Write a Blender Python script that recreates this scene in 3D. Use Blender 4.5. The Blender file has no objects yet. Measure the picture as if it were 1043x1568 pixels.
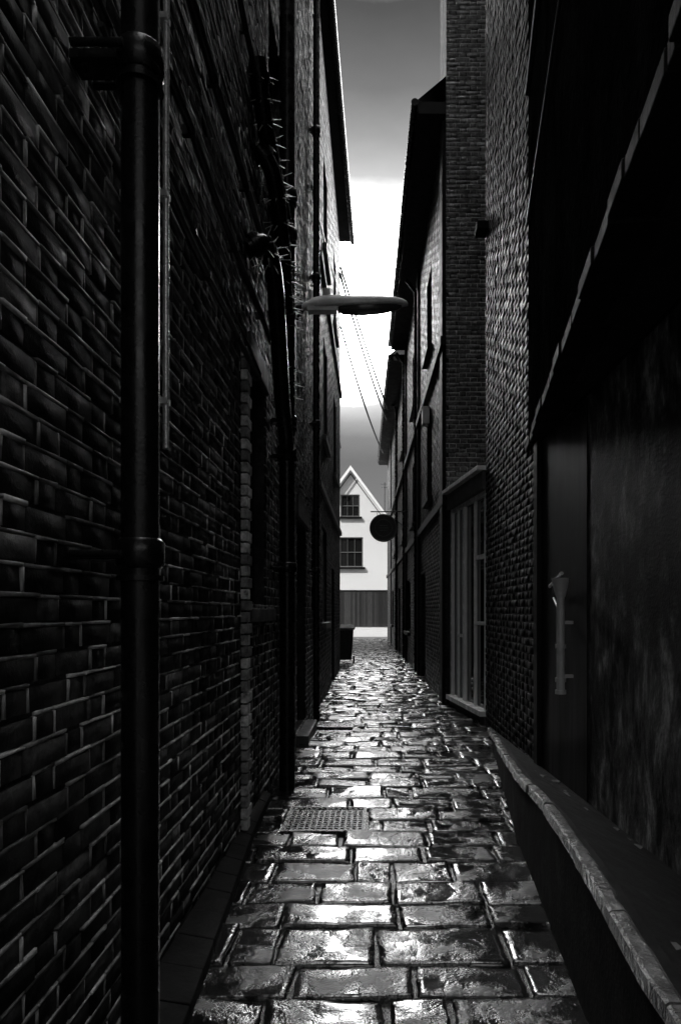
import bpy, math, random
import numpy as np
from mathutils import Vector, noise
random.seed(7); rng=np.random.default_rng(11)
S=bpy.context.scene; COL=S.collection

# ------------------------------------------------------------ materials
def new_mat(name):
    m=bpy.data.materials.new(name); m.use_nodes=True
    nt=m.node_tree; nt.nodes.clear()
    o=nt.nodes.new('ShaderNodeOutputMaterial'); b=nt.nodes.new('ShaderNodeBsdfPrincipled')
    nt.links.new(b.outputs[0],o.inputs[0]); return m,nt,b
def g(v,a=1): return (v,v,v,a)
def N(nt,t,**k):
    n=nt.nodes.new(t)
    for a,b in k.items(): setattr(n,a,b)
    return n
def ramp(nt,src,stops):
    r=N(nt,'ShaderNodeValToRGB'); e=r.color_ramp.elements
    while len(e)<len(stops): e.new(0.5)
    for i,(p,v) in enumerate(stops): e[i].position=p; e[i].color=g(v)
    nt.links.new(src,r.inputs[0]); return r.outputs[0]
def noise_n(nt,scale,detail=4,rough=.6,vec=None,dist=0):
    n=N(nt,'ShaderNodeTexNoise'); n.inputs['Scale'].default_value=scale
    n.inputs['Detail'].default_value=detail; n.inputs['Roughness'].default_value=rough
    n.inputs['Distortion'].default_value=dist
    if vec: nt.links.new(vec,n.inputs['Vector'])
    return n.outputs['Fac']
def objco(nt,scale=(1,1,1)):
    t=N(nt,'ShaderNodeTexCoord'); m=N(nt,'ShaderNodeMapping'); m.inputs['Scale'].default_value=scale
    nt.links.new(t.outputs['Object'],m.inputs[0]); return m.outputs[0]
def mul(nt,a,b):
    m=N(nt,'ShaderNodeMath',operation='MULTIPLY')
    for i,x in enumerate((a,b)):
        if isinstance(x,(int,float)): m.inputs[i].default_value=x
        else: nt.links.new(x,m.inputs[i])
    return m.outputs[0]
def add(nt,a,b):
    m=N(nt,'ShaderNodeMath',operation='ADD')
    for i,x in enumerate((a,b)):
        if isinstance(x,(int,float)): m.inputs[i].default_value=x
        else: nt.links.new(x,m.inputs[i])
    return m.outputs[0]
def bump(nt,b,h,strength,dist):
    n=N(nt,'ShaderNodeBump'); n.inputs['Strength'].default_value=strength; n.inputs['Distance'].default_value=dist
    nt.links.new(h,n.inputs['Height']); nt.links.new(n.outputs[0],b.inputs['Normal'])

def brick_mat(name,lo,hi,rl=.3,rh=.75,spec=.5,patch=(.15,1.4),bs=.6):
    m,nt,b=new_mat(name); co=objco(nt)
    geo=N(nt,'ShaderNodeNewGeometry')
    r=ramp(nt,geo.outputs['Random Per Island'],[(0,lo),(.6,(lo*.85+hi*.15)),(.88,hi*.5),(1,hi)])
    big=ramp(nt,noise_n(nt,.9,6,.7,co),[(.38,patch[0]),(.62,patch[1])])
    fine=ramp(nt,noise_n(nt,28,5,.7,co),[(.3,.3),(.7,1.4)])
    c=mul(nt,mul(nt,r,big),fine); nt.links.new(c,b.inputs['Base Color'])
    rr=ramp(nt,noise_n(nt,6,4,.6,co),[(.35,rl),(.65,rh)]); nt.links.new(rr,b.inputs['Roughness'])
    b.inputs['Specular IOR Level'].default_value=spec
    bump(nt,b,add(nt,noise_n(nt,70,5,.7,co),mul(nt,noise_n(nt,16,3,.6,co),1.2)),bs,.006)
    return m
def plain_mat(name,v,rough=.6,var=.35,scale=8,bs=.4,bd=.004,metal=0,spec=.5,stretch=(1,1,1),rvar=.12,patch=None,isl=None):
    m,nt,b=new_mat(name); co=objco(nt,stretch)
    n=noise_n(nt,scale,6,.65,co)
    c=ramp(nt,n,[(.3,v*(1-var)),(.7,v*(1+var))])
    if patch: c=mul(nt,c,ramp(nt,noise_n(nt,.9,6,.7,objco(nt)),[(.38,patch[0]),(.62,patch[1])]))
    if isl:
        geo=N(nt,'ShaderNodeNewGeometry'); c=mul(nt,c,ramp(nt,geo.outputs['Random Per Island'],[(0,isl[0]),(.5,isl[0]*.6+isl[1]*.4),(1,isl[1])]))
    nt.links.new(c,b.inputs['Base Color'])
    nt.links.new(ramp(nt,noise_n(nt,scale*.6,4,.6,co),[(.3,max(.03,rough-rvar)),(.7,min(1,rough+rvar))]),b.inputs['Roughness'])
    b.inputs['Metallic'].default_value=metal; b.inputs['Specular IOR Level'].default_value=spec
    bump(nt,b,noise_n(nt,scale*5,4,.6,co),bs,bd); return m

M_brick=brick_mat('dark_brick_lit_patches',.004,.11,.45,.75,.15,(.08,1.3))  # broad noise patches put the wall's uneven light into the brick colour
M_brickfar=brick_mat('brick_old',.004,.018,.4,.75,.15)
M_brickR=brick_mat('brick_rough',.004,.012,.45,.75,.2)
M_pier=brick_mat('brick_lit_face',.15,.32,.5,.9,.3,(.6,1.2))  # paler than the long wall: brightness of the lit face put into colour
M_mortar=plain_mat('lime_mortar',.26,.5,.9,9,.6,.005,spec=.25,patch=(.06,1.4),isl=(.15,1.6))
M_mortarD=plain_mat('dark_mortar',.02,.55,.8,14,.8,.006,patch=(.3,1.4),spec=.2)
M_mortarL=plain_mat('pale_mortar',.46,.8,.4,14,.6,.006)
M_iron=plain_mat('cast_iron_paint',.004,.28,.4,20,.35,.002,spec=.3)
M_ironrough=plain_mat('weathered_iron',.010,.25,.5,40,.7,.003)
M_ledge=plain_mat('grimy_ledge',.008,.7,.5,20,.7,.008,spec=.2)
M_plast=plain_mat('black_plastic',.005,.4,.2,10,.2,.002,spec=.4)
M_steel=plain_mat('galvanised_conduit',.7,.3,.3,30,.2,.001,metal=.5)
M_stone=plain_mat('sill_stone',.06,.6,.5,12,.6,.004)
M_quoin=plain_mat('lit_edge_brick',.40,.6,.85,16,.6,.004,isl=(.2,1.5))  # light on the pilaster edge put into a paler brick colour
M_white=plain_mat('white_roughcast',.8,.85,.06,30,.6,.012)
M_whiteP=plain_mat('white_paint',.9,.25,.04,12,.2,.002)
M_greyP=plain_mat('grey_paint',.10,.5,.2,12,.2,.002)
M_dark=plain_mat('dark_timber',.005,.5,.4,10,.4,.003,spec=.2,stretch=(1,1,.1))
M_slate=plain_mat('slate_roof',.03,.5,.4,6,.5,.01)
M_soffit=plain_mat('soffit_board',.008,.7,.3,9,.3,.003,spec=.2)
M_lamp=plain_mat('lamp_housing',.6,.2,.2,14,.2,.002)
M_lens=plain_mat('lamp_lens',.06,.1,.1,4,.1,.001)
M_asphalt=plain_mat('asphalt',.05,.5,.3,40,.6,.006)
M_kerb=plain_mat('kerb_stone',.11,.24,.85,7,1.0,.012)
M_wallbody=plain_mat('matt_black',.005,.8,.5,9,.6,.006,spec=.15)  # near-black base shared by foot strip, low wall, corbel, bressumer and lid
M_sign=plain_mat('sign_face',.012,.4,.3,10,.2,.002)

M_render,nt,b=new_mat('stained_lit_render')
co=objco(nt,(2.2,2.2,.9)); co2=objco(nt)
st=ramp(nt,noise_n(nt,2.4,8,.74,co,.3),[(.42,.015),(.54,.12),(.68,.5)])
pt=ramp(nt,noise_n(nt,.8,6,.7,co2,.2),[(.44,.1),(.57,1.3)])  # broad lit patches of the wall put into the colour, over stains
nt.links.new(mul(nt,st,pt),b.inputs['Base Color']); b.inputs['Roughness'].default_value=.65; b.inputs['Specular IOR Level'].default_value=.12
bump(nt,b,add(nt,noise_n(nt,60,4,.6,co2),noise_n(nt,9,4,.6,co2)),.5,.008)
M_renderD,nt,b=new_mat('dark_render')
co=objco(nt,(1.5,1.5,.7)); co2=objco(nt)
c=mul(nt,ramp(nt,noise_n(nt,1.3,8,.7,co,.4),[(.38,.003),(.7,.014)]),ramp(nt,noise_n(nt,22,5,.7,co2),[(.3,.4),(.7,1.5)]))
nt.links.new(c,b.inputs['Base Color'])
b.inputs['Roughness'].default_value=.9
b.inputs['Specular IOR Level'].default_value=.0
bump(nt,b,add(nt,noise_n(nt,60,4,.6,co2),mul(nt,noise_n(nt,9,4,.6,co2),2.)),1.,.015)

# wet stone
M_wet,nt,b=new_mat('wet_york_stone')
co=objco(nt); geo=N(nt,'ShaderNodeNewGeometry')
c=mul(nt,ramp(nt,geo.outputs['Random Per Island'],[(0,.003),(1,.014)]),ramp(nt,noise_n(nt,20,6,.75,co),[(.3,.3),(.7,1.6)]))
nt.links.new(c,b.inputs['Base Color'])
dry=ramp(nt,noise_n(nt,3.4,6,.62,co,.2),[(.45,0.),(.60,1.)])
rr=add(nt,add(nt,mul(nt,dry,.20),.08),mul(nt,geo.outputs['Random Per Island'],.08))
nt.links.new(rr,b.inputs['Roughness']); b.inputs['Specular IOR Level'].default_value=.85
h=add(nt,mul(nt,noise_n(nt,5,2,.5,co),1.0),mul(nt,add(nt,mul(nt,noise_n(nt,30,4,.65,co),.7),mul(nt,noise_n(nt,110,3,.6,co),.5)),add(nt,mul(nt,dry,.9),.14)))
bump(nt,b,h,.6,.010)
M_joint=plain_mat('wet_joint',.004,.22,.4,20,.6,.006,rvar=.15)

M_glass,nt,b=new_mat('window_glass')
b.inputs['Base Color'].default_value=g(.012); b.inputs['Roughness'].default_value=.03
b.inputs['Specular IOR Level'].default_value=.6
bump(nt,b,noise_n(nt,2.5,2,.5,objco(nt)),.12,.01)

# ------------------------------------------------------------ builder
def empty(name):
    e=bpy.data.objects.new(name,None); COL.objects.link(e); return e
class B:
    def __init__(s): s.v=[];s.f=[];s.m=[];s.sm=[]
    def addm(s,vs,fs,mi=0,smooth=False):
        o=len(s.v); s.v+= [tuple(p) for p in vs]
        for f in fs: s.f.append(tuple(i+o for i in f)); s.m.append(mi); s.sm.append(smooth)
    def box(s,x0,x1,y0,y1,z0,z1,mi=0):
        vs=[(x,y,z) for z in (z0,z1) for y in (y0,y1) for x in (x0,x1)]
        s.addm(vs,[(0,2,3,1),(4,5,7,6),(0,1,5,4),(2,6,7,3),(0,4,6,2),(1,3,7,5)],mi)
    def prism(s,poly,z0,z1,mi=0):
        n=len(poly); zt=z1 if isinstance(z1,(list,tuple)) else [z1]*n
        zb=z0 if isinstance(z0,(list,tuple)) else [z0]*n
        vs=[(p[0],p[1],zb[i]) for i,p in enumerate(poly)]+[(p[0],p[1],zt[i]) for i,p in enumerate(poly)]
        fs=[tuple(range(n))[::-1],tuple(range(n,2*n))]+[(i,(i+1)%n,(i+1)%n+n,i+n) for i in range(n)]
        s.addm(vs,fs,mi)
    def bar(s,p0,p1,n,off0,off1,z0,z1,mi=0):
        a=(p0[0]+n[0]*off0,p0[1]+n[1]*off0);b_=(p1[0]+n[0]*off0,p1[1]+n[1]*off0)
        c=(p1[0]+n[0]*off1,p1[1]+n[1]*off1);d=(p0[0]+n[0]*off1,p0[1]+n[1]*off1)
        s.prism([a,b_,c,d],z0,z1,mi)
    def tube(s,pts,r,mi=0,seg=14,cap=True):
        P=[Vector(p) for p in pts]; n=len(P); R=r if isinstance(r,(list,tuple)) else [r]*n
        T=[(P[min(i+1,n-1)]-P[max(i-1,0)]).normalized() for i in range(n)]
        up=Vector((0,0,1)) if abs(T[0].z)<.9 else Vector((0,1,0))
        u=T[0].cross(up).normalized(); vs=[]
        for i in range(n):
            u=(u-T[i]*u.dot(T[i])).normalized(); w=T[i].cross(u)
            for k in range(seg):
                a=2*math.pi*k/seg; vs.append(P[i]+(u*math.cos(a)+w*math.sin(a))*R[i])
        fs=[(i*seg+k,i*seg+(k+1)%seg,(i+1)*seg+(k+1)%seg,(i+1)*seg+k) for i in range(n-1) for k in range(seg)]
        s.addm(vs,fs,mi,True)
        if cap:
            s.addm(vs[:seg],[tuple(range(seg))],mi); s.addm(vs[-seg:],[tuple(range(seg))],mi)
    def obj(s,name,mats,parent=None,bevel=0):
        me=bpy.data.meshes.new(name); me.from_pydata(s.v,[],s.f)
        for m in mats: me.materials.append(m)
        me.polygons.foreach_set('material_index',s.m); me.polygons.foreach_set('use_smooth',s.sm)
        me.update()
        import bmesh
        bm=bmesh.new(); bm.from_mesh(me); bmesh.ops.recalc_face_normals(bm,faces=bm.faces); bm.to_mesh(me); bm.free()
        o=bpy.data.objects.new(name,me); COL.objects.link(o)
        if parent: o.parent=parent
        if bevel:
            md=o.modifiers.new('bevel','BEVEL'); md.width=bevel; md.segments=2; md.limit_method='ANGLE'
        return o
def smoothpath(pts,n=8):
    P=[Vector(p) for p in pts]; out=[]
    for i in range(len(P)-1):
        a=P[max(i-1,0)];b_=P[i];c=P[i+1];d=P[min(i+2,len(P)-1)]
        for k in range(n):
            t=k/n
            out.append(.5*((2*b_)+(c-a)*t+(2*a-5*b_+4*c-d)*t*t+(3*b_-a-3*c+d)*t**3))
    out.append(P[-1]); return out

# ------------------------------------------------------------ brick wall with real bricks
def brick_wall(name,p0,p1,z0,z1,side,mats,parent,openings=(),depth=.18,proud=(.0008,.004),jit=.003,joint=.012,pointing=False):
    p0=np.array(p0,float);p1=np.array(p1,float); L=np.linalg.norm(p1-p0); u=(p1-p0)/L
    n=np.array([-u[1],u[0]])*side
    rec=[]
    rows=int((z1-z0)/.075)
    for r in range(rows):
        zb=z0+r*.075; x=-(.16875 if r%2 else 0)-rng.uniform(0,.02); k=0
        while x<L:
            w=(.2275 if k%2==0 else .11)+rng.uniform(-.004,.004); k+=1
            a=max(x,0);b_=min(x+w-joint,L); x+=w
            if b_-a<.03: continue
            segs=[(a,b_)]
            for (ou0,ou1,oz0,oz1) in openings:
                if zb+.04>oz0 and zb+.03<oz1:
                    ns=[]
                    for (c,d) in segs:
                        if d<=ou0 or c>=ou1: ns.append((c,d)); continue
                        if c<ou0-.02: ns.append((c,ou0))
                        if d>ou1+.02: ns.append((ou1,d))
                    segs=ns
            for (c,d) in segs:
                if d-c>.025: rec.append((c,d,zb))
    R=np.array(rec); 
    Ft=np.array([[4,5,6,7],[0,1,5,4],[1,2,6,5],[2,3,7,6],[3,0,4,7]])
    if side>0: Ft=Ft[:,::-1]
    sg=[(1,1),(-1,1),(-1,-1),(1,-1)]
    def pieces(a,b_,z,zt,pr,jx,jz_,base,ch,fj):
        n_=len(a); V=np.zeros((n_,8,3))
        cs=[(a,z),(b_,z),(b_,zt),(a,zt)]
        for i,(uu,zz) in enumerate(cs):
            ju=rng.uniform(-jx,jx,n_); jz=rng.uniform(-jz_,jz_,n_)
            for kx,(ins,off) in enumerate(((0,np.zeros(n_)+base),(ch,pr+rng.uniform(-fj,fj,n_)))):
                U=uu+ju+sg[i][0]*ins; Z=zz+jz+sg[i][1]*ins
                V[:,i+4*kx,0]=p0[0]+u[0]*U+n[0]*off
                V[:,i+4*kx,1]=p0[1]+u[1]*U+n[1]*off
                V[:,i+4*kx,2]=Z
        return V.reshape(-1,3),(Ft[None]+(np.arange(n_)*8)[:,None,None]).reshape(-1,4)
    a,b_,z=R[:,0],R[:,1],R[:,2]; zt=z+.075-joint
    back=0
    if pointing:
        back=-.010
        v1,F1=pieces(a,b_,z,zt,rng.uniform(-.006,-.0005,len(a)),jit,jit*.8,-.012,.002,.0012)
        k1=rng.random(len(a))>.14
        v2,F2=pieces(a[k1]-.004,b_[k1]+joint-.004,zt[k1],zt[k1]+joint,rng.uniform(-.002,.0035,k1.sum()),.001,.003,-.012,.0015,.001)
        k2=(rng.random(len(a))>.3)&(b_+joint<L)
        v3,F3=pieces(b_[k2],b_[k2]+joint,z[k2],zt[k2],rng.uniform(-.004,.001,k2.sum()),.0025,.001,-.012,.0015,.001)
        verts=np.vstack([v1,v2,v3]); F=np.vstack([F1,F2+len(v1),F3+len(v1)+len(v2)]); nbr=len(F1)
    else:
        verts,F=pieces(a,b_,z,zt,rng.uniform(proud[0],proud[1],len(a)),jit,jit*.8,-.004,.002,.001); nbr=len(F)
    ex=[];ef=[]
    us=sorted(set([0,L]+[o for q in openings for o in q[:2]])); zs=sorted(set([z0,z1]+[o for q in openings for o in q[2:]]))
    def P(U,Z,off): return (p0[0]+u[0]*U+n[0]*off,p0[1]+u[1]*U+n[1]*off,Z)
    def q(*pp):
        o=len(ex); ex.extend(pp); ef.append([o,o+1,o+2,o+3])
    for i in range(len(us)-1):
        for k in range(len(zs)-1):
            cu=(us[i]+us[i+1])/2; cz=(zs[k]+zs[k+1])/2
            if any(o[0]<cu<o[1] and o[2]<cz<o[3] for o in openings): continue
            q(P(us[i],zs[k],back),P(us[i+1],zs[k],back),P(us[i+1],zs[k+1],back),P(us[i],zs[k+1],back))
    for (a0,a1,b0,b1) in openings:
        q(P(a0,b0,back),P(a0,b0,-depth),P(a0,b1,-depth),P(a0,b1,back)); q(P(a1,b0,back),P(a1,b0,-depth),P(a1,b1,-depth),P(a1,b1,back))
        q(P(a0,b1,back),P(a1,b1,back),P(a1,b1,-depth),P(a0,b1,-depth)); q(P(a0,b0,back),P(a1,b0,back),P(a1,b0,-depth),P(a0,b0,-depth))
    T=-.3
    q(P(0,z0,T),P(L,z0,T),P(L,z1,T),P(0,z1,T)); q(P(0,z0,back),P(0,z0,T),P(0,z1,T),P(0,z1,back)); q(P(L,z0,back),P(L,z0,T),P(L,z1,T),P(L,z1,back)); q(P(0,z1,back),P(L,z1,back),P(L,z1,T),P(0,z1,T))
    allv=np.vstack([verts,np.array(ex)]); allf=np.vstack([F,np.array(ef)+len(verts)])
    me=bpy.data.meshes.new(name)
    me.vertices.add(len(allv)); me.vertices.foreach_set('co',allv.ravel())
    me.loops.add(len(allf)*4); me.loops.foreach_set('vertex_index',allf.ravel().astype(np.int32))
    me.polygons.add(len(allf)); me.polygons.foreach_set('loop_start',np.arange(len(allf),dtype=np.int32)*4)
    mi=np.zeros(len(allf),dtype=np.int32); mi[nbr:]=1
    if pointing: mi[len(F):]=2
    for m in mats: me.materials.append(m)
    me.polygons.foreach_set('material_index',mi); me.update(calc_edges=True); me.validate()
    o=bpy.data.objects.new(name,me); COL.objects.link(o); o.parent=parent; return o

def window(name,p0,p1,n,off,z0,z1,parent,cols=2,rows=2,fm=None,fw=.05):
    b_=B(); fm=fm or M_greyP
    p0=Vector((*p0,0));p1=Vector((*p1,0)); L=(p1-p0).length; u=(p1-p0)/L
    def seg(a,c,zz0,zz1,o0,o1,mi): 
        q0=p0+u*a;q1=p0+u*c; b_.bar((q0.x,q0.y),(q1.x,q1.y),n,o0,o1,zz0,zz1,mi)
    seg(0,L,z0,z1,off-.012,off,1)
    seg(0,fw,z0,z1,off+.001,off+.05,0);seg(L-fw,L,z0,z1,off+.001,off+.05,0)
    seg(fw,L-fw,z0,z0+fw,off+.001,off+.05,0);seg(fw,L-fw,z1-fw,z1,off+.001,off+.05,0)
    for i in range(1,cols):
        c=fw+(L-2*fw)*i/cols; seg(c-.014,c+.014,z0+fw,z1-fw,off+.001,off+.032,0)
    for k in range(1,rows):
        c=z0+fw+(z1-z0-2*fw)*k/rows; w=.025 if (k*2==rows) else .013
        seg(fw,L-fw,c-w,c+w,off+.001,off+.036,0)
    return b_.obj(name,[fm,M_glass],parent)

# ------------------------------------------------------------ ground and paving
b_=B(); b_.addm([(-300,-300,-.05),(300,-300,-.05),(300,300,-.05),(-300,300,-.05)],[(0,1,2,3)]); b_.obj('ground',[M_asphalt])
b_=B(); b_.addm([(-1.9,-12,-.020),(1.9,-12,-.020),(1.9,37,-.020),(-1.9,37,-.020)],[(0,1,2,3)]); b_.obj('paving_bed',[M_joint])
b_=B(); b_.addm([(-40,37.02,-.03),(40,37.02,-.03),(40,39.9,-.03),(-40,39.9,-.03)],[(0,1,2,3)]); b_.obj('road',[M_asphalt])

covers=[(-.62,-.04,4.62,5.2),(-.78,-.25,8.75,9.15)]
sv=[];sf=[]
y=-3.0; r=0
while y<36.8:
    dep=random.choice([.25,.28,.31,.35,.27]); x=-1.9-random.random()*.5
    while x<1.9:
        w=random.uniform(.32,.6) if random.random()>.14 else random.uniform(.18,.28)
        x0,x1,y0,y1=x+.008,x+w-.008,y+.008,y+dep-.008; x+=w
        if x1<-1.0 and y<17: continue
        if any(x1>c[0]+.03 and x0<c[1]-.03 and y1>c[2]+.03 and y0<c[3]-.03 for c in covers):
            c=[c for c in covers if x1>c[0] and x0<c[1] and y1>c[2] and y0<c[3]][0]
            if x0<c[0]-.08: x1=c[0]-.01
            elif x1>c[1]+.08: x0=c[1]+.01
            elif y0<c[2]-.06: y1=c[2]-.01
            elif y1>c[3]+.06: y0=c[3]+.01
            else: continue
        nx,ny=(18,12) if y<6 else ((12,9) if y<11 else (6,5))
        cx=[(random.uniform(-.010,.010),random.uniform(-.012,.012)) for _ in range(4)]
        hz=random.uniform(-.006,.006); tx=random.uniform(-.018,.018); ty=random.uniform(-.014,.014); o=len(sv)
        TX=[0,.0,.015]+[.015+.97*i/(nx-1) for i in range(1,nx-1)]+[.985,1.0,1.0]
        TY=[0,.0,.025]+[.025+.95*i/(ny-1) for i in range(1,ny-1)]+[.975,1.0,1.0]
        for jy,ty_ in enumerate(TY):
            for jx,tx_ in enumerate(TX):
                ex_=(cx[0][0]*(1-tx_)*(1-ty_)+cx[1][0]*tx_*(1-ty_)+cx[2][0]*tx_*ty_+cx[3][0]*(1-tx_)*ty_)
                ey_=(cx[0][1]*(1-tx_)*(1-ty_)+cx[1][1]*tx_*(1-ty_)+cx[2][1]*tx_*ty_+cx[3][1]*(1-tx_)*ty_)
                X=x0+(x1-x0)*tx_+ex_; Y=y0+(y1-y0)*ty_+ey_
                wob=noise.noise(Vector((X*7,Y*7,r*3.1)))*.007+noise.noise(Vector((X*25,Y*25,r)))*.005
                X+=wob; Y+=noise.noise(Vector((X*6+9,Y*6,5)))*.008+noise.noise(Vector((X*25+3,Y*25,r)))*.005
                outer=jx in(0,len(TX)-1) or jy in(0,len(TY)-1)
                rim=jx in(1,len(TX)-2) or jy in(1,len(TY)-2)
                Z=hz+(tx_-.5)*tx+(ty_-.5)*ty+noise.noise(Vector((X*3.5,Y*3.5,o*.01)))*.006+noise.noise(Vector((X*13,Y*13,3)))*.0018+noise.noise(Vector((X*38,Y*38,3)))*.0006
                if outer: Z=-.04
                elif rim: Z-=.006+.002*noise.noise(Vector((X*20,Y*20,1)))
                sv.append((X,Y,Z))
        W=len(TX)
        for jy in range(len(TY)-1):
            for jx in range(W-1):
                a=o+jy*W+jx; sf.append((a,a+1,a+W+1,a+W))
    y+=dep; r+=1
me=bpy.data.meshes.new('stone_pavement'); me.from_pydata(sv,[],sf); me.materials.append(M_wet)
me.polygons.foreach_set('use_smooth',[True]*len(sf)); me.update()
o=bpy.data.objects.new('stone_pavement',me); COL.objects.link(o)

for ci,(x0,x1,y0,y1) in enumerate(covers):
    b_=B(); b_.box(x0,x1,y0,y1,-.03,-.004)
    b_.box(x0,x1,y0,y0+.025,-.004,.008);b_.box(x0,x1,y1-.025,y1,-.004,.008);b_.box(x0,x0+.025,y0+.025,y1-.025,-.004,.008);b_.box(x1-.025,x1,y0+.025,y1-.025,-.004,.008)
    nx=13;ny=12
    for i in range(nx):
        for k in range(ny):
            X=x0+.045+(x1-x0-.09)*i/(nx-1);Y=y0+.045+(y1-y0-.09)*k/(ny-1)
            b_.prism([(X-.013,Y-.01),(X+.013,Y-.01),(X+.013,Y+.01),(X-.013,Y+.01)],-.004,.005)
    b_.obj('drain_cover' if ci==0 else 'drain_grate',[M_ironrough],None,.002)

# ------------------------------------------------------------ LEFT house (brick)
XL=-.85
nL=(1,0)
house=empty('shading_brick_house')
def yo(y): return y-(-.5)
opn=[(yo(4.75),yo(5.45),1.52,3.25),(yo(7.7),yo(8.75),.1,2.55),(yo(5.6),yo(6.5),4.9,6.6),
     (yo(9.6),yo(10.6),1.5,2.9)]
brick_wall('near_wall',(XL,-.5),(XL,10.4),-.03,15.5,-1,[M_brick,M_mortar,M_mortarD],house,opn,pointing=True)  # unseen top raised to keep sun off the stack opposite
opn2=[(.9,1.9,1.3,2.9),(3.4,4.3,.0,2.4),(1.0,2.0,4.4,6.1),(4.0,5.0,4.4,6.1),(1.0,2.0,7.6,9.2),(4.0,5.0,7.6,9.2)]
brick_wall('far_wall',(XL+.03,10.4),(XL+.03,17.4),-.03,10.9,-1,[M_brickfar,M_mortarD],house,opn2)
b_=B()
b_.box(-6,XL-.3,-.5,17.38,-.03,10.9); b_.box(XL-.31,XL-.0,17.385,17.40,-.03,10.9)
b_.obj('core',[M_brickfar],house)
# added dark strip covering the wall foot, where bricks run on in darkness
b_=B()
pl=[(-.60,-.5),(-.635,1.5),(-.665,2.5),(-.72,3.5),(-.775,4.4),(-.80,5.4)]
for i in range(len(pl)-1):
    a,c=pl[i],pl[i+1]; n_=4
    for k in range(n_):
        p=(a[0]+(c[0]-a[0])*k/n_,a[1]+(c[1]-a[1])*k/n_);q_=(a[0]+(c[0]-a[0])*(k+1)/n_,a[1]+(c[1]-a[1])*(k+1)/n_)
        zt_=.055+random.uniform(-.004,.004)
        b_.prism([(XL-.01,p[1]+.002),(p[0],p[1]+.002),(q_[0],q_[1]-.002),(XL-.01,q_[1]-.002)],-.03,[zt_+.03,zt_,zt_,zt_+.03])
b_.obj('wall_foot_strip',[M_wallbody],house,.006)
b_=B()
z=0
k=0
while z<3.2:
    w=.10 if k%2 else .16
    b_.box(XL,XL+.045,4.42,4.42+w+random.uniform(-.01,.01),z,z+.064); z+=.075;k+=1
b_.obj('brick_pilaster',[M_quoin],house,.004)
b_=B()
b_.box(XL-.15,XL+.075,4.68,5.52,1.42,1.515); b_.box(XL-.01,XL+.018,4.68,5.52,3.255,3.42)
b_.box(XL-.1,XL+.035,7.6,8.85,2.56,2.8); b_.box(XL-.15,XL+.14,7.65,8.8,-.03,.095)
b_.box(XL-.1,XL+.06,5.55,6.55,4.8,4.895); b_.box(XL-.1,XL+.06,9.55,10.38,1.42,1.495)
for yy,zz in ((11.3,4.3),(14.4,4.3),(11.4,7.5),(14.4,7.5),(11.3,1.2)): b_.box(XL-.1,XL+.1,yy-.1,yy+1.2,zz,zz+.095)
b_.box(XL+.031,XL+.09,10.4,17.4,6.9,7.0); b_.box(XL+.031,XL+.08,10.4,17.4,3.4,3.5)
b_.obj('sills_and_lintels',[M_stone],house,.006)
window('boarded_window',(XL,4.75),(XL,5.45),nL,-.14,1.52,3.25,house,2,4,M_dark)
window('upper_window',(XL,5.6),(XL,6.5),nL,-.14,4.9,6.6,house,2,4,M_dark)
window('small_window',(XL,9.6),(XL,10.38),nL,-.14,1.5,2.9,house,2,2,M_dark)
X2=XL+.03
window('hall_window',(X2,11.3),(X2,12.3),nL,-.1,1.3,2.9,house,2,2)
for i,(yy,zz,hh) in enumerate(((11.4,4.4,1.7),(14.4,4.4,1.7),(11.4,7.6,1.6),(14.4,7.6,1.6))):
    window('sash_window_%d'%i,(X2,yy),(X2,yy+1),nL,-.1,zz,zz+hh,house,2,4)
b_=B()
def door(b_,x,y0,y1,z0,z1):
    b_.box(x-.05,x,y0,y1,z0,z1)
    b_.box(x,x+.03,y0,y0+.08,z0,z1);b_.box(x,x+.03,y1-.08,y1,z0,z1);b_.box(x,x+.03,y0+.08,y1-.08,z1-.1,z1)
    for a,c in ((.15,1.0),(1.15,1.95)):
        b_.box(x,x+.012,y0+.16,(y0+y1)/2-.05,z0+a,z0+c);b_.box(x,x+.012,(y0+y1)/2+.05,y1-.16,z0+a,z0+c)
    b_.tube([(x+.03,y0+.14,z0+1.0),(x+.07,y0+.14,z0+1.0)],.02)
door(b_,XL-.15,7.7,8.75,.1,2.55); door(b_,X2-.14,13.8,14.7,0,2.4)
b_.obj('panelled_doors',[M_dark],house,.004)
b_=B()
b_.prism([(-.74,8.0),(-.57,17.55),(-.85,17.55),(-.85,8.0)],10.98,11.0)
b_.prism([(-.74,8.0),(-.57,17.55),(-.60,17.55),(-.77,8.0)],11.0,11.12)
b_.obj('eave_board',[M_soffit],house)
b_=B()
pts=[(-.72,10.42,11.1),(-.555,17.58,11.1),(-3.0,17.58,15.6),(-3.0,10.42,15.6),(-6.1,17.58,11.1),(-6.1,10.42,11.1)]  # unseen roof pitched steep to shade the eave across the lane
b_.addm(pts,[(0,1,2,3),(3,2,4,5),(1,4,2),(0,3,5),(0,5,4,1)])
b_.obj('slate_roof',[M_slate],house)
b_=B(); 
b_.tube([(-.68,8.0,10.99),(-.51,17.6,10.99)],.06); b_.obj('gutter',[M_iron],house)
b_=B()
b_.box(XL,XL+.12,3.05,3.12,5.2,9); b_.box(XL,XL+.07,6.9,7.0,.1,14)
b_.obj('downpipe_board',[M_dark],house,.005)

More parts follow.
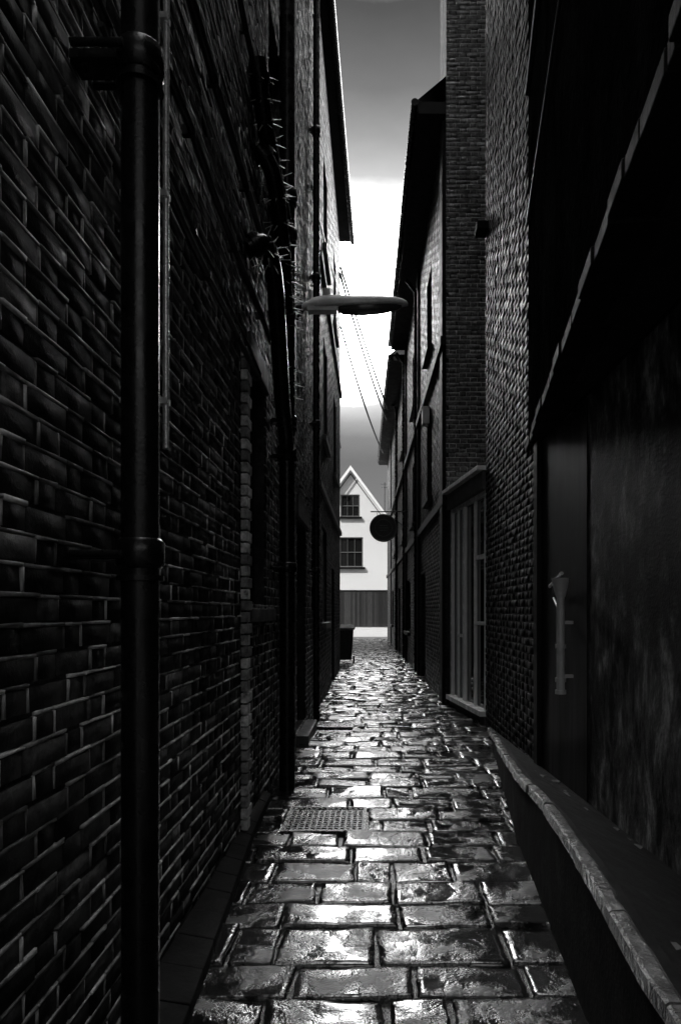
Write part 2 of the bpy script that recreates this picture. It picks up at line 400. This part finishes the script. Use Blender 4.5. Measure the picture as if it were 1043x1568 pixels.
h_shade=empty('shading_brick_house')  # house hidden from view, added to shade the long wall opposite
brick_wall('front_wall',(-1.75,19.2),(-1.75,33),-.03,9.5,-1,[M_brickfar,M_mortarD],h_shade,[(2,3,.9,2.4),(6,7,0,2.3),(2,3,4,5.6),(6,7,4,5.6)])
b_=B(); b_.box(-8,-2.06,19.2,33,-.03,9.5); b_.obj('core',[M_brickfar],h_shade)
b_=B(); b_.addm([(-1.5,19,9.4),(-1.5,33.2,9.4),(-4.8,33.2,13.5),(-4.8,19,13.5),(-8.2,33.2,9.4),(-8.2,19,9.4)],[(0,1,2,3),(3,2,4,5),(1,4,2),(0,3,5),(0,5,4,1)]); b_.obj('slate_roof',[M_slate],h_shade)
window('window_a',(-1.75,21.2),(-1.75,22.2),nL,-.1,.9,2.4,h_shade); window('window_b',(-1.75,21.2),(-1.75,22.2),nL,-.1,4,5.6,h_shade,2,4);window('window_c',(-1.75,25.2),(-1.75,26.2),nL,-.1,4,5.6,h_shade,2,4)
b_=B(); door(b_,-1.87,25.2,26.2,0,2.3); b_.obj('door',[M_dark],h_shade)

# ------------------------------------------------------------ RIGHT, near brick wall
hr=empty('shading_brick_house')
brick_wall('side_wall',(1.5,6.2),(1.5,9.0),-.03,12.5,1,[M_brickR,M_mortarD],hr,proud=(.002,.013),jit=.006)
b_=B(); b_.box(1.81,5,6.6,10.88,-.03,12.5)
b_.obj('core',[M_brickfar],hr)
b_=B(); b_.box(1.34,1.62,8.74,8.98,6.40,6.50)
b_.obj('corbel',[M_wallbody],hr,.005)

sp0=(1.505,9.02); sp1=(1.26,10.86); L=math.dist(sp0,sp1); u=((sp1[0]-sp0[0])/L,(sp1[1]-sp0[1])/L); ns=(-u[1],u[0])
shop=empty('shop_front')
b_=B()
def sb(a,c,z0,z1,o0,o1,mi=0):
    q0=(sp0[0]+u[0]*a,sp0[1]+u[1]*a);q1=(sp0[0]+u[0]*c,sp0[1]+u[1]*c); b_.bar(q0,q1,ns,o0,o1,z0,z1,mi)
sb(0,L,.1,.17,-.08,.09); sb(0,L,-.03,.1,-.08,.03,2)
sb(0,.06,.17,3.1,-.03,.012);sb(L-.09,L,.17,3.1,-.03,.02)
sb(L*.28,L*.28+.05,.17,3.03,-.03,.008);sb(L*.56,L*.56+.09,.17,3.03,-.03,.02)
sb(L*.78,L*.78+.04,.17,3.03,-.03,.006)
sb(.06,L*.28,2.2,2.26,-.03,.004);sb(.06,L*.28,1.3,1.35,-.03,.004);sb(L*.56+.09,L*.78,1.1,1.15,-.03,.004)
sb(.06,L-.09,3.03,3.1,-.03,.01)
sb(.0,L,.171,3.1,-.05,-.035,1)
sb(-.05,L+.02,3.1,3.34,-.1,.07,3); sb(-.08,L+.02,3.342,3.40,-.1,.15,0)
b_.obj('frame_and_glass',[M_whiteP,M_glass,M_stone,M_greyP],shop,.003)
b_=B(); b_.prism([(1.6,9.02),(1.9,9.02),(1.9,10.86),(1.36,10.86)],3.4,3.45); b_.obj('lead_roof',[M_slate],shop)
b_=B(); b_.box(1.8,1.9,9.02,10.86,-.03,9.0); b_.obj('back_wall',[M_brickfar],shop)

# ------------------------------------------------------------ RIGHT long house
hl=empty('shading_brick_house')
f0=(1.18,10.9); f1=(.80,36.0); FL=math.dist(f0,f1); fu=((f1[0]-f0[0])/FL,(f1[1]-f0[1])/FL); fn=(-fu[1],fu[0])
ro=[(2.2,3.2,3.7,5.3),(6.2,7.2,3.7,5.3),(10.5,11.5,3.7,5.3),(16,17,3.7,5.3),(2.2,3.2,6.6,8.2),(6.2,7.2,6.6,8.2),(11,12,6.6,8.2),(3.6,4.6,0,2.3),(8,9.6,.9,2.4),(13,14,0,2.3),(18,19.5,.9,2.4)]
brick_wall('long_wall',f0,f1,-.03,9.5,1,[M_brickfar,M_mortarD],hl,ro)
for i,o_ in enumerate(ro):
    a=(f0[0]+fu[0]*o_[0],f0[1]+fu[1]*o_[0]);c=(f0[0]+fu[0]*o_[1],f0[1]+fu[1]*o_[1])
    window('window_%d'%i,a,c,fn,-.12,o_[2]+.003,o_[3],hl,2,4 if o_[2]>3 else 2,M_dark)
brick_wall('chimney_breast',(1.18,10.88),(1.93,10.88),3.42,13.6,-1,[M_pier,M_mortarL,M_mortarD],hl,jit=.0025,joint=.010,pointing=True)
b_=B(); b_.box(1.5,5,11.2,35.9,-.03,9.4); b_.box(1.185,1.93,10.9,11.9,9.5,13.6); b_.obj('core',[M_brickfar],hl)
def off(a,o_): return (f0[0]+fu[0]*a+fn[0]*o_,f0[1]+fu[1]*a+fn[1]*o_)
b_=B()
def eave(a,c,z):
    b_.prism([off(a,0),off(c,0),off(c,.44),off(a,.44)],z-.03,z)
    b_.prism([off(a,.40),off(c,.40),off(c,.46),off(a,.46)],z,z+.16)
    b_.prism([off(a,0),off(a+.04,0),off(a+.04,.40),off(a,.40)],z,z+.16)
eave(.05,10,9.5); eave(10.05,FL,9.2)
b_.obj('eaves',[M_soffit],hl)
b_=B()
b_.addm([(*off(.04,.48),9.66),(*off(10,.48),9.66),(*off(10,-3),12.6),(*off(.04,-3),12.6)],[(0,1,2,3)])
b_.addm([(*off(10,.48),9.36),(*off(FL,.48),9.36),(*off(FL,-3),12.3),(*off(10,-3),12.3)],[(0,1,2,3)])
b_.obj('slate_roof',[M_slate],hl)
b_=B()
b_.tube([(*off(.0,.50),9.62),(*off(10,.50),9.62)],.06); b_.tube([(*off(10,.50),9.3),(*off(FL,.50),9.3)],.06)
for a in (5.2,9.8,14.5):
    b_.tube([(*off(a,.07),0.05),(*off(a,.07),9.0),(*off(a,.3),9.3)],.05)
b_.obj('gutter',[M_iron],hl)
b_=B()
b_.prism([off(.02,.0),off(FL,.0),off(FL,.09),off(.02,.09)],5.75,5.9)
b_.prism([off(.02,.0),off(FL,.0),off(FL,.06),off(.02,.06)],3.2,3.35)
for a in (.1,4.9,9.5,14.9,20):
    b_.prism([off(a,.0),off(a+.35,.0),off(a+.35,.055),off(a,.055)],0,9.4)
for o_ in ro:
    if o_[2]>.5: b_.prism([off(o_[0]-.08,-.1),off(o_[1]+.08,-.1),off(o_[1]+.08,.1),off(o_[0]-.08,.1)],o_[2]-.09,o_[2])
b_.obj('string_courses',[M_soffit],hl,.004)

b_=B(); px,py=off(2.6,.0)
b_.box(px-.15,px-.01,py-.02,py+.24,5.2,5.52); b_.box(px-.17,px-.01,py-.03,py+.25,5.52,5.54); b_.tube([(px-.07,py+.1,5.2),(px-.07,py+.1,5.16)],.03)
b_.obj('alarm_box',[M_whiteP],None,.01)

# ------------------------------------------------------------ rendered, jettied house near right
hj=empty('rendered_house')
b_=B(); b_.box(1.5,1.8,-11.9,6.19,-.03,3.0)
b_.obj('ground_floor_wall',[M_render],hj)
b_=B()
jl=[(1.50,6.6),(.83,1.84),(.60,.3),(.60,.0)]
poly=jl+[(5,0),(5,6.59)]
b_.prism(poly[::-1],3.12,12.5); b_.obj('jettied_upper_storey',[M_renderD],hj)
b_=B()
for i in range(2):
    a=Vector((*jl[i],0));c=Vector((*jl[i+1],0)); d=(c-a).normalized(); nn=Vector((d.y,-d.x,0)); 
    if nn.x>0: nn=-nn
    L=(c-a).length; t=0
    while t<L-.01:
        w=min(random.uniform(.2,.42),L-t); q0=a+d*t;q1=a+d*(t+w-.006)
        pr=random.uniform(.012,.035); zz=3.03+random.uniform(-.014,.010)
        b_.bar((q0.x,q0.y),(q1.x,q1.y),(nn.x,nn.y),-.2,pr,zz,zz+.075); t+=w
b_.obj('bressumer',[M_wallbody],hj,.006)
b_=B(); b_.prism([(1.5,6.2),(1.5,0),(.72,0),(1.0,1.84),(1.49,5.6)],3.03,3.1); b_.obj('soffit',[M_soffit],hj)
b_=B()
b_.box(1.455,1.498,6.04,6.17,.03,3.0)
b_.box(1.38,1.498,5.3,5.9,.06,.13)
b_.box(1.492,1.4985,4.75,6.03,.1,2.98)  # thin dark sheet over part of the wall
b_.obj('corner_post_and_panel',[M_dark],hj,.003)
b_=B()
d=Vector((.67,4.76,0)).normalized()
def jp(t,o_,z): 
    q=Vector((.83,1.84,0))+d*t; return (q.x-d.y*o_,q.y+d.x*o_,z)
b_.tube([jp(0,.02,5.15),jp(2.6,.02,5.18),jp(4.6,.02,5.15)],.012)
b_.bar(jp(0.0,0,0)[:2],jp(4.7,0,0)[:2],(-d.y,d.x),.0,.03,6.4,6.5)
b_.obj('wall_cable',[M_plast],hj)
b_=B(); hy=5.08; hx=1.40
b_.tube([(hx,hy,1.62),(hx,hy,.90)],.030,seg=24)
for z_ in (.88,.97,1.22): b_.tube([(hx,hy,z_),(hx,hy,z_+.03)],.040,seg=24)
b_.tube([(hx,hy,1.60),(hx,hy,1.66),(hx,hy,1.74)],[.034,.05,.068],seg=24)
b_.tube([(1.46,5.62,1.70),(hx+.02,5.12,1.78)],.014); b_.tube([(1.46,5.5,1.60),(hx+.01,5.12,1.48)],.009)
for z_ in (1.0,1.4): b_.box(hx,1.5,hy-.012,hy+.012,z_,z_+.024)
b_.obj('rainwater_pipe',[plain_mat('zinc_pipe',.55,.28,.15,6,.1,.001,spec=.8)],None)

# ------------------------------------------------------------ low wall with kerb top
lw=empty('low_wall')
path=[(1.46,8.62,.03),(1.30,7.3,.16),(1.13,6.0,.29),(.95,4.5,.44),(.86,3.4,.54),(.79,2.6,.575),(.70,1.6,.58),(.45,-1.2,.58)]
b_=B();k_=B();l_=B()
for i in range(len(path)-1):
    a=Vector(path[i]);c=Vector(path[i+1]); n_=max(1,int((c-a).length/.42))
    b_.addm([(a.x,a.y,-.03),(c.x,c.y,-.03),(c.x,c.y,c.z-.05),(a.x,a.y,a.z-.05),(a.x+.1,a.y,-.03),(c.x+.1,c.y,-.03),(c.x+.1,c.y,c.z-.05),(a.x+.1,a.y,a.z-.05)],[(0,1,2,3),(4,5,6,7),(3,2,6,7)])
    for j_ in range(n_):
        p=a.lerp(c,j_/n_);q=a.lerp(c,(j_+1)/n_)
        jz=random.uniform(-.006,.006); jx=random.uniform(-.006,.006); e=(q-p)*.008; m_=6
        rows_=[]
        for s_ in range(m_+1):
            c_=(p+e).lerp(q-e,s_/m_); w1=noise.noise(c_*9)*.009; w2=noise.noise(c_*11+Vector((5,0,0)))*.009; hz=noise.noise(c_*8+Vector((0,7,0)))*.005
            rows_.append([(c_.x-.015+jx+w1,c_.y,c_.z-.048+jz),(c_.x-.012+jx+w1,c_.y,c_.z-.006+jz+hz),(c_.x-.003+jx+w1,c_.y,c_.z+jz+hz),(c_.x+.030+jx+w2,c_.y,c_.z+jz+hz*.5),(c_.x+.042+jx+w2,c_.y,c_.z-.008+jz),(c_.x+.045+jx+w2,c_.y,c_.z-.048+jz)])
        vv=[v for r_ in rows_ for v in r_]; K=6
        k_.addm(vv,[(s_*K+t_,s_*K+t_+1,(s_+1)*K+t_+1,(s_+1)*K+t_) for s_ in range(m_) for t_ in range(K-1)]+[tuple(range(K)),tuple(range(m_*K,m_*K+K))])
    l_.addm([(a.x+.09,a.y,a.z-.07),(c.x+.09,c.y,c.z-.07),(1.495,c.y,c.z*.35+.02),(1.495,a.y,a.z*.35+.02)],[(0,1,2,3)])
b_.obj('wall_body',[M_wallbody],lw); k_.obj('coping_stones',[M_kerb],lw)
l_.obj('ledge',[M_ledge],lw)
b_=B()
for _ in range(70):
    yy=random.uniform(2.0,6); t=(yy-2.0)/4; xa=.9+.28*t; xx=random.uniform(xa,1.44); r_=random.uniform(.01,.04)
    pz=.56-.27*t; zz=(pz-.07)+((pz*.35+.02)-(pz-.07))*(xx-xa+.05)/(1.5-xa+.05)
    b_.prism([(xx+r_*math.cos(k*1.25+_),yy+r_*1.2*math.sin(k*1.25+_)) for k in range(5)],zz-.03,zz+r_*.6)
b_.obj('rubble',[M_stone])

# ------------------------------------------------------------ white house
wh=empty('white_house')
Yw=40
b_=B()
ax,az=-1.26,9.85; er,ez=1.75,5.75; el=2*ax-er
wins=[(-1.85,-.73,7.0,8.3),(-2.35,-.54,4.05,5.8)]
def fac(x0,x1,z0,z1): b_.addm([(x0,Yw,z0),(x1,Yw,z0),(x1,Yw,z1),(x0,Yw,z1)],[(0,1,2,3)])
fac(el,er,0,4.05); fac(el,-2.35,4.05,5.75); fac(-.54,er,4.05,5.75)
def xr_(z): return ax+(az-z)*(er-ax)/(az-ez)
def xl_(z): return 2*ax-xr_(z)
def trap(z0,z1,l=None,r=None):
    a0=xl_(z0) if l is None else l; a1=xl_(z1) if l is None else l; c0=xr_(z0) if r is None else r; c1=xr_(z1) if r is None else r
    b_.addm([(a0,Yw,z0),(c0,Yw,z0),(c1,Yw,z1),(a1,Yw,z1)],[(0,1,2,3)])
trap(5.75,5.8,None,-2.35);trap(5.75,5.8,-.54,None); trap(5.8,7.0); trap(7,8.3,None,-1.85); trap(7,8.3,-.73,None)
b_.addm([(xl_(8.3),Yw,8.3),(xr_(8.3),Yw,8.3),(ax,Yw,az)],[(0,1,2)])
for (x0,x1,z0,z1) in wins:
    for p in ([(x0,z0),(x0,z1)],[(x1,z0),(x1,z1)],[(x0,z0),(x1,z0)],[(x0,z1),(x1,z1)]):
        (a0,c0),(a1,c1)=p; b_.addm([(a0,Yw,c0),(a1,Yw,c1),(a1,Yw+.15,c1),(a0,Yw+.15,c0)],[(0,1,2,3)])
b_.box(el,er,Yw+.4,Yw+8,0,5.7)
b_.obj('walls',[M_white],wh)
b_=B()
for s_ in (1,-1):
    e0=(ax+s_*(er-ax+.3)); ezz=ez-.3*(az-ez)/(er-ax)
    b_.addm([(ax,Yw-.3,az+.12),(e0,Yw-.3,ezz+.12),(e0,Yw+8,ezz+.12),(ax,Yw+8,az+.12)],[(0,1,2,3)])
b_.obj('slate_roof',[M_slate],wh)
b_=B()
for s_ in (1,-1):
    e0=(ax+s_*(er-ax+.3)); ezz=ez-.3*(az-ez)/(er-ax)
    b_.addm([(ax,Yw-.32,az+.1),(e0,Yw-.32,ezz+.1),(e0,Yw-.32,ezz-.12),(ax,Yw-.32,az-.16)],[(0,1,2,3)])
b_.obj('bargeboards',[M_whiteP],wh)
b_=B()
for s_ in (1,-1):
    e0=(ax+s_*(er-ax+.1)); ezz=ez-.1*(az-ez)/(er-ax)
    b_.addm([(ax,Yw-.04,az-.3),(e0,Yw-.04,ezz-.3),(e0,Yw-.04,ezz-.36),(ax,Yw-.04,az-.38)],[(0,1,2,3)])
for (x0,x1,z0,z1) in wins: b_.box(x0-.1,x1+.12,Yw-.12,Yw+.1,z0-.12,z0-.005)
b_.box(-3,er,Yw-.1,Yw-.002,2.62,2.7)
b_.obj('trim',[M_dark],wh)
for i,(x0,x1,z0,z1) in enumerate(wins):
    window('casement_%d'%i,(x0,Yw),(x1,Yw),(0,-1),-.1,z0,z1,wh,3 if i==0 else 4,2,M_greyP,.07)
b_=B(); b_.tube([(.75,41,6.5),(.75,41,9.2)],.02); b_.tube([(.5,41,9.1),(1.0,41,9.1)],.012);b_.tube([(.55,41,8.9),(.95,41,8.9)],.012); b_.obj('aerial',[M_iron],wh)
b_=B(); x=-4.0
while x<1.7:
    b_.box(x,x+.11,Yw-.09+random.uniform(-.01,.01),Yw-.03,.55,2.6); x+=.125
b_.box(-4,1.7,Yw-.028,Yw-.02,.55,2.6)
b_.obj('board_fence',[plain_mat('fence_board',.022,.7,.5,9,.4,.004,stretch=(6,1,.3),isl=(.3,2.2))],None)
b_=B(); b_.box(-1.2,1.7,Yw-.25,Yw-.1,-.03,.5); b_.obj('rendered_plinth',[M_white],None,.01)

# ------------------------------------------------------------ drainpipes left
def down_pipe(name,x,y,z0,z1,r,collars,lugs=True,mat=M_iron):
    b_=B(); b_.tube([(x,y,z0),(x,y,z1)],r,seg=24)
    for c in collars:
        b_.tube([(x,y,c),(x,y,c+.01),(x,y,c+.075),(x,y,c+.085)],[r*1.08,r*1.28,r*1.28,r*1.1],seg=24)
        b_.tube([(x,y,c-.035),(x,y,c-.02)],r*1.25,seg=24)
        if lugs:
            b_.box(XL+.0,x,y-r*.8,y+r*.8,c+.025,c+.05)
            for s_ in(-1,1): b_.tube([(XL+.02,y+s_*r*1.5,c+.037),(x-.02,y+s_*r*1.5,c+.037)],.011)
    return b_.obj(name,[mat],None)
down_pipe('drainpipe',-.665,1.96,.03,8.5,.053,[1.62,3.03,4.8])
down_pipe('drainpipe',-.715,5.75,.0,9.5,.066,[1.82,2.75,3.05,4.62,4.95,6.8])
down_pipe('drainpipe',-.76,9.3,.0,10.9,.045,[2,4,6,8,10])
b_=B(); b_.tube(smoothpath([(-.70,2.32,2.05),(-.70,2.32,3.0),(-.70,2.32,3.95),(-.72,2.32,6)]),.011); 
for z_ in (2.2,2.9,3.5): b_.box(XL,-.69,2.30,2.34,z_,z_+.02)
b_.obj('conduit',[M_steel],None)
b_=B()
for z_,y0,y1,r_ in ((3.14,2.2,5.2,.018),(3.22,2.0,4.9,.009),(3.62,1.6,5.4,.02),(4.2,2.2,5.6,.024),(5.2,2.8,6.9,.02),(2.92,5.9,9.0,.014)):
    pts=[(XL+.05+random.uniform(-.004,.006),y0+(y1-y0)*i/8,z_+random.uniform(-.015,.015)) for i in range(9)]
    b_.tube(pts,r_,seg=8)
    for i in range(1,8,2): b_.box(XL+.01,XL+.05+r_,pts[i][1]-.012,pts[i][1]+.012,pts[i][2]-r_-.004,pts[i][2]+r_+.004)
b_.obj('service_pipes',[M_plast],None)
b_=B()
br=[[(-.80,4.75,5.35),(-.78,4.95,5.05),(-.75,5.3,4.85),(-.72,5.6,4.7),(-.715,5.75,4.5)],
    [(-.84,4.62,3.95),(-.74,4.66,4.0),(-.70,4.85,3.9),(-.70,5.1,3.55),(-.705,5.35,3.15),(-.71,5.6,2.95),(-.715,5.75,2.8)],
    [(-.84,5.0,4.9),(-.74,5.1,4.75),(-.71,5.4,4.4),(-.715,5.6,4.1),(-.715,5.75,3.9)]]
for q in br:
    sp=smoothpath(q,6); b_.tube(sp,.062,seg=16)
    for k in (2,len(sp)-4):
        a=Vector(sp[k]);c=Vector(sp[k+1]); d_=(c-a).normalized(); b_.tube([a,a+d_*.05],.080,seg=16)
def spikes(a,t,n_=7):
    """ring of anti-climb spikes square to the pipe direction t, slightly drooping"""
    t=t.normalized(); s1=t.cross(Vector((0,0,1)) if abs(t.z)<.9 else Vector((1,0,0))).normalized(); s2=t.cross(s1)
    a0=random.random()*6.28
    for k in range(n_):
        an=a0+2*math.pi*k/n_+random.uniform(-.15,.15)
        v=(s1*math.cos(an)+s2*math.sin(an)+Vector((0,0,-.25))+t*random.uniform(-.2,.2)).normalized()
        b_.tube([a+v*.05,a+v*random.uniform(.125,.155)],[.0055,.0015],1,seg=5,cap=False)
    b_.tube([a-t*.006,a+t*.006],.070,0,16)
for q,(k0,k1) in ((br[0],(2,16)),(br[2],(8,22))):
    sp=smoothpath(q,6)
    for k in range(k0,k1,2): spikes(Vector(sp[k]),Vector(sp[k+1])-Vector(sp[k-1]))
sp=smoothpath(br[1],6)
for k in (6,8,10): spikes(Vector(sp[k]),Vector(sp[k+1])-Vector(sp[k-1]))
for z_ in np.linspace(3.9,4.4,9): spikes(Vector((-.715,5.75,z_)),Vector((0,0,1)),9)
for z_ in (3.3,3.42,3.54): spikes(Vector((-.715,5.75,z_)),Vector((0,0,1)),8)
b_.obj('soil_pipe',[M_iron,M_steel],None)

# ------------------------------------------------------------ street lamp on bracket
lp=empty('street_lamp'); b_=B(); ly=7.0; lz=4.62
b_.box(XL,XL+.03,ly-.08,ly+.08,lz-.22,lz+.16)
b_.tube(smoothpath([(XL,ly,lz-.03),(-.74,ly,lz-.01),(-.6,ly,lz+.0)]),.03)
b_.tube([(XL+.02,ly,lz-.2),(-.7,ly,lz-.03)],.014)
b_.obj('bracket',[M_iron],lp,0)
b_=B()
xs=[-.72,-.68,-.6,-.5,-.35,-.15,.05,.2,.3,.35,.365]; hw=[.03,.045,.055,.07,.08,.085,.085,.075,.055,.03,.01]
top=[.035,.06,.10,.12,.115,.105,.095,.08,.055,.03,.004]
vs=[];sg_=20
for i,x in enumerate(xs):
    for k in range(sg_):
        a=2*math.pi*k/sg_; z_=math.sin(a); zz=top[i]*max(z_,0)**.8 if z_>0 else -.022*(-z_)**.5
        vs.append((x,ly+hw[i]*math.cos(a),lz+.012+zz+.04*x))
fs=[(i*sg_+k,i*sg_+(k+1)%sg_,(i+1)*sg_+(k+1)%sg_,(i+1)*sg_+k) for i in range(len(xs)-1) for k in range(sg_)]
b_.addm(vs,fs,0,True); b_.addm(vs[:sg_],[tuple(range(sg_))]); 
b_.tube([(-.47,ly,lz+.08),(-.47,ly,lz+.175)],.04); b_.tube([(-.47,ly,lz+.175),(-.47,ly,lz+.185)],[.036,.01])
b_.tube([(-.63,ly,lz+.06),(-.63,ly,lz+.16)],.022)
b_.box(-.66,-.36,ly-.055,ly+.055,lz-.06,lz-.012)
b_.obj('lamp_head',[M_lamp],lp)
b_=B(); vs=[]
for x,w,dz in ((-.35,.04,-.05),(-.30,.06,-.085),(-.1,.07,-.10),(.1,.068,-.09),(.24,.05,-.065),(.30,.02,-.04)):
    for k in range(9):
        a=math.pi*k/8; vs.append((x,ly+w*math.cos(a),lz-.008+(dz+.02)*math.sin(a)+.04*x))
b_.addm(vs,[(i*9+k,i*9+k+1,(i+1)*9+k+1,(i+1)*9+k) for i in range(5) for k in range(8)],0,True)
b_.obj('lens',[M_lens],lp)

# ------------------------------------------------------------ round hanging sign
hs=empty('hanging_sign'); b_=B(); sy=20.0; sx,sz,sr=.33,3.92,.41
b_.tube([(sx,sy-.03,sz),(sx,sy+.03,sz)],sr,0,40); b_.obj('board',[M_sign],hs,.008)
b_=B()
ring=[(sx+sr*.93*math.cos(t),sy-.035,sz+sr*.93*math.sin(t)) for t in np.linspace(0,2*math.pi,49)]
b_.tube(ring,.014,0,8,False)
ring=[(sx+sr*.6*math.cos(t),sy-.034,sz+sr*.6*math.sin(t)) for t in np.linspace(0,2*math.pi,37)]
b_.tube(ring,.007,0,6,False)
for k in range(3):
    zz=sz-.08+k*.07; b_.box(sx-.14+abs(k-1)*.03,sx+.14-abs(k-1)*.03,sy-.036,sy-.031,zz,zz+.02)
b_.obj('lettering_ring',[M_stone],hs)
b_=B(); b_.tube([(-.05,sy,4.40),(1.06,sy,4.40)],.018); b_.tube([(1.04,sy,3.9),(.75,sy,4.1),(.62,sy,4.4)],.012); b_.tube([(.15,sy,4.4),(.15,sy,4.28)],.008);b_.tube([(.5,sy,4.4),(.5,sy,4.28)],.008)
b_.box(1.03,1.06,sy-.05,sy+.05,3.85,4.5)
b_.obj('iron_bracket',[M_iron],hs)

# ------------------------------------------------------------ wheelie bin
def bin_(x,y,s=1):
    e=empty('wheelie_bin'); b_=B()
    b_.prism([(x-.22*s,y-.25*s),(x+.22*s,y-.25*s),(x+.22*s,y+.25*s),(x-.22*s,y+.25*s)],.1,.95)
    b_.v=[(x+(vx-x)*(1 if vz>.5 else .78),y+(vy-y)*(1 if vz>.5 else .78),vz) for vx,vy,vz in b_.v]
    b_.obj('body',[M_plast],e,.02)
    b_=B(); b_.prism([(x-.26*s,y-.3*s),(x+.26*s,y-.3*s),(x+.26*s,y+.28*s),(x-.26*s,y+.28*s)],[.96,.96,1.0,1.0],[1.0,1.0,1.1,1.1]); b_.tube([(x-.24*s,y+.31*s,1.02),(x+.24*s,y+.31*s,1.02)],.02); b_.obj('lid',[M_wallbody],e,.015)
    b_=B()
    for sx_ in(-1,1): b_.tube([(x+sx_*.2*s,y+.22,.1),(x+sx_*.25*s,y+.22,.1)],.1,0,20)
    b_.obj('wheels',[M_iron],e)
bin_(-.78,19.6,1.1)

# ------------------------------------------------------------ overhead cables
b_=B()
def wire(a,c,sag,r=.030):
    a=Vector(a);c=Vector(c); b_.tube([a.lerp(c,t)-Vector((0,0,sag*4*t*(1-t))) for t in np.linspace(0,1,13)],r,seg=6,cap=False)
wire((-.80,17.3,10.2),(.60,26,9.15),.12,.034); wire((-.80,16.9,9.85),(.58,27,9.05),.2,.034); wire((-.80,17.3,8.7),(.50,32,8.9),.25,.030)
wire((-.8,9,7.1),(-.8,17.3,9.5),.1,.01)
b_.obj('overhead_cable',[M_plast])

# ------------------------------------------------------------ light
el_=math.radians(48); az_=math.radians(235)
sd=Vector((math.sin(az_)*math.cos(el_),math.cos(az_)*math.cos(el_),math.sin(el_)))
sl=bpy.data.lights.new('sun','SUN'); sl.energy=4.9; sl.angle=math.radians(.6); sl.color=(1,.99,.97)
so=bpy.data.objects.new('sun',sl); COL.objects.link(so); so.rotation_euler=(-sd).to_track_quat('-Z','Y').to_euler()

w=bpy.data.worlds.new('World'); S.world=w; w.use_nodes=True; nt=w.node_tree; nt.nodes.clear()
out=N(nt,'ShaderNodeOutputWorld'); sky=N(nt,'ShaderNodeTexSky'); sky.sky_type='NISHITA'; sky.sun_disc=False; sky.sun_elevation=el_; sky.sun_rotation=az_
bw=N(nt,'ShaderNodeRGBToBW'); nt.links.new(sky.outputs[0],bw.inputs[0])
bg1=N(nt,'ShaderNodeBackground'); bg1.inputs[1].default_value=.05; nt.links.new(bw.outputs[0],bg1.inputs[0])
bg2=N(nt,'ShaderNodeBackground'); bg2.inputs[0].default_value=g(1); bg2.inputs[1].default_value=40
tc=N(nt,'ShaderNodeTexCoord'); sx_=N(nt,'ShaderNodeSeparateXYZ'); nt.links.new(tc.outputs['Generated'],sx_.inputs[0])
mp=N(nt,'ShaderNodeMapping'); mp.inputs['Scale'].default_value=(1,1,2.2); nt.links.new(tc.outputs['Generated'],mp.inputs[0])
nz=noise_n(nt,3.2,6,.6,mp.outputs[0]); zz=add(nt,sx_.outputs[2],mul(nt,add(nt,nz,-.5),.05))
mask=ramp(nt,zz,[(.0,.0005),(.22,.0007),(.25,.003),(.27,.008),(.29,.018),(.32,.25),(.36,1.0),(.46,1.0),(.49,.12),(.51,.04),(.535,.015),(.565,.008),(.60,.0035),(.66,.0006),(.76,.05),(1,.24)])
front=ramp(nt,add(nt,mul(nt,sx_.outputs[1],.5),.5),[(.0,.04),(.35,.05),(.46,1),(.75,1)])
mask=mul(nt,mask,front)
mx=N(nt,'ShaderNodeMixShader'); nt.links.new(mask,mx.inputs[0]); nt.links.new(bg1.outputs[0],mx.inputs[1]); nt.links.new(bg2.outputs[0],mx.inputs[2]); nt.links.new(mx.outputs[0],out.inputs[0])

# ------------------------------------------------------------ camera
cd=bpy.data.cameras.new('camera'); cam=bpy.data.objects.new('camera',cd); COL.objects.link(cam)
cam.location=(0,0,1.5); cam.rotation_euler=(math.radians(90),0,0)
cd.sensor_fit='VERTICAL'; cd.sensor_height=36; cd.lens=24; cd.shift_x=-48.5/1568; cd.shift_y=151/1568
cd.clip_start=.05; cd.clip_end=1000
S.camera=cam
S.view_settings.view_transform='Standard'; S.view_settings.look='None'; S.view_settings.exposure=0
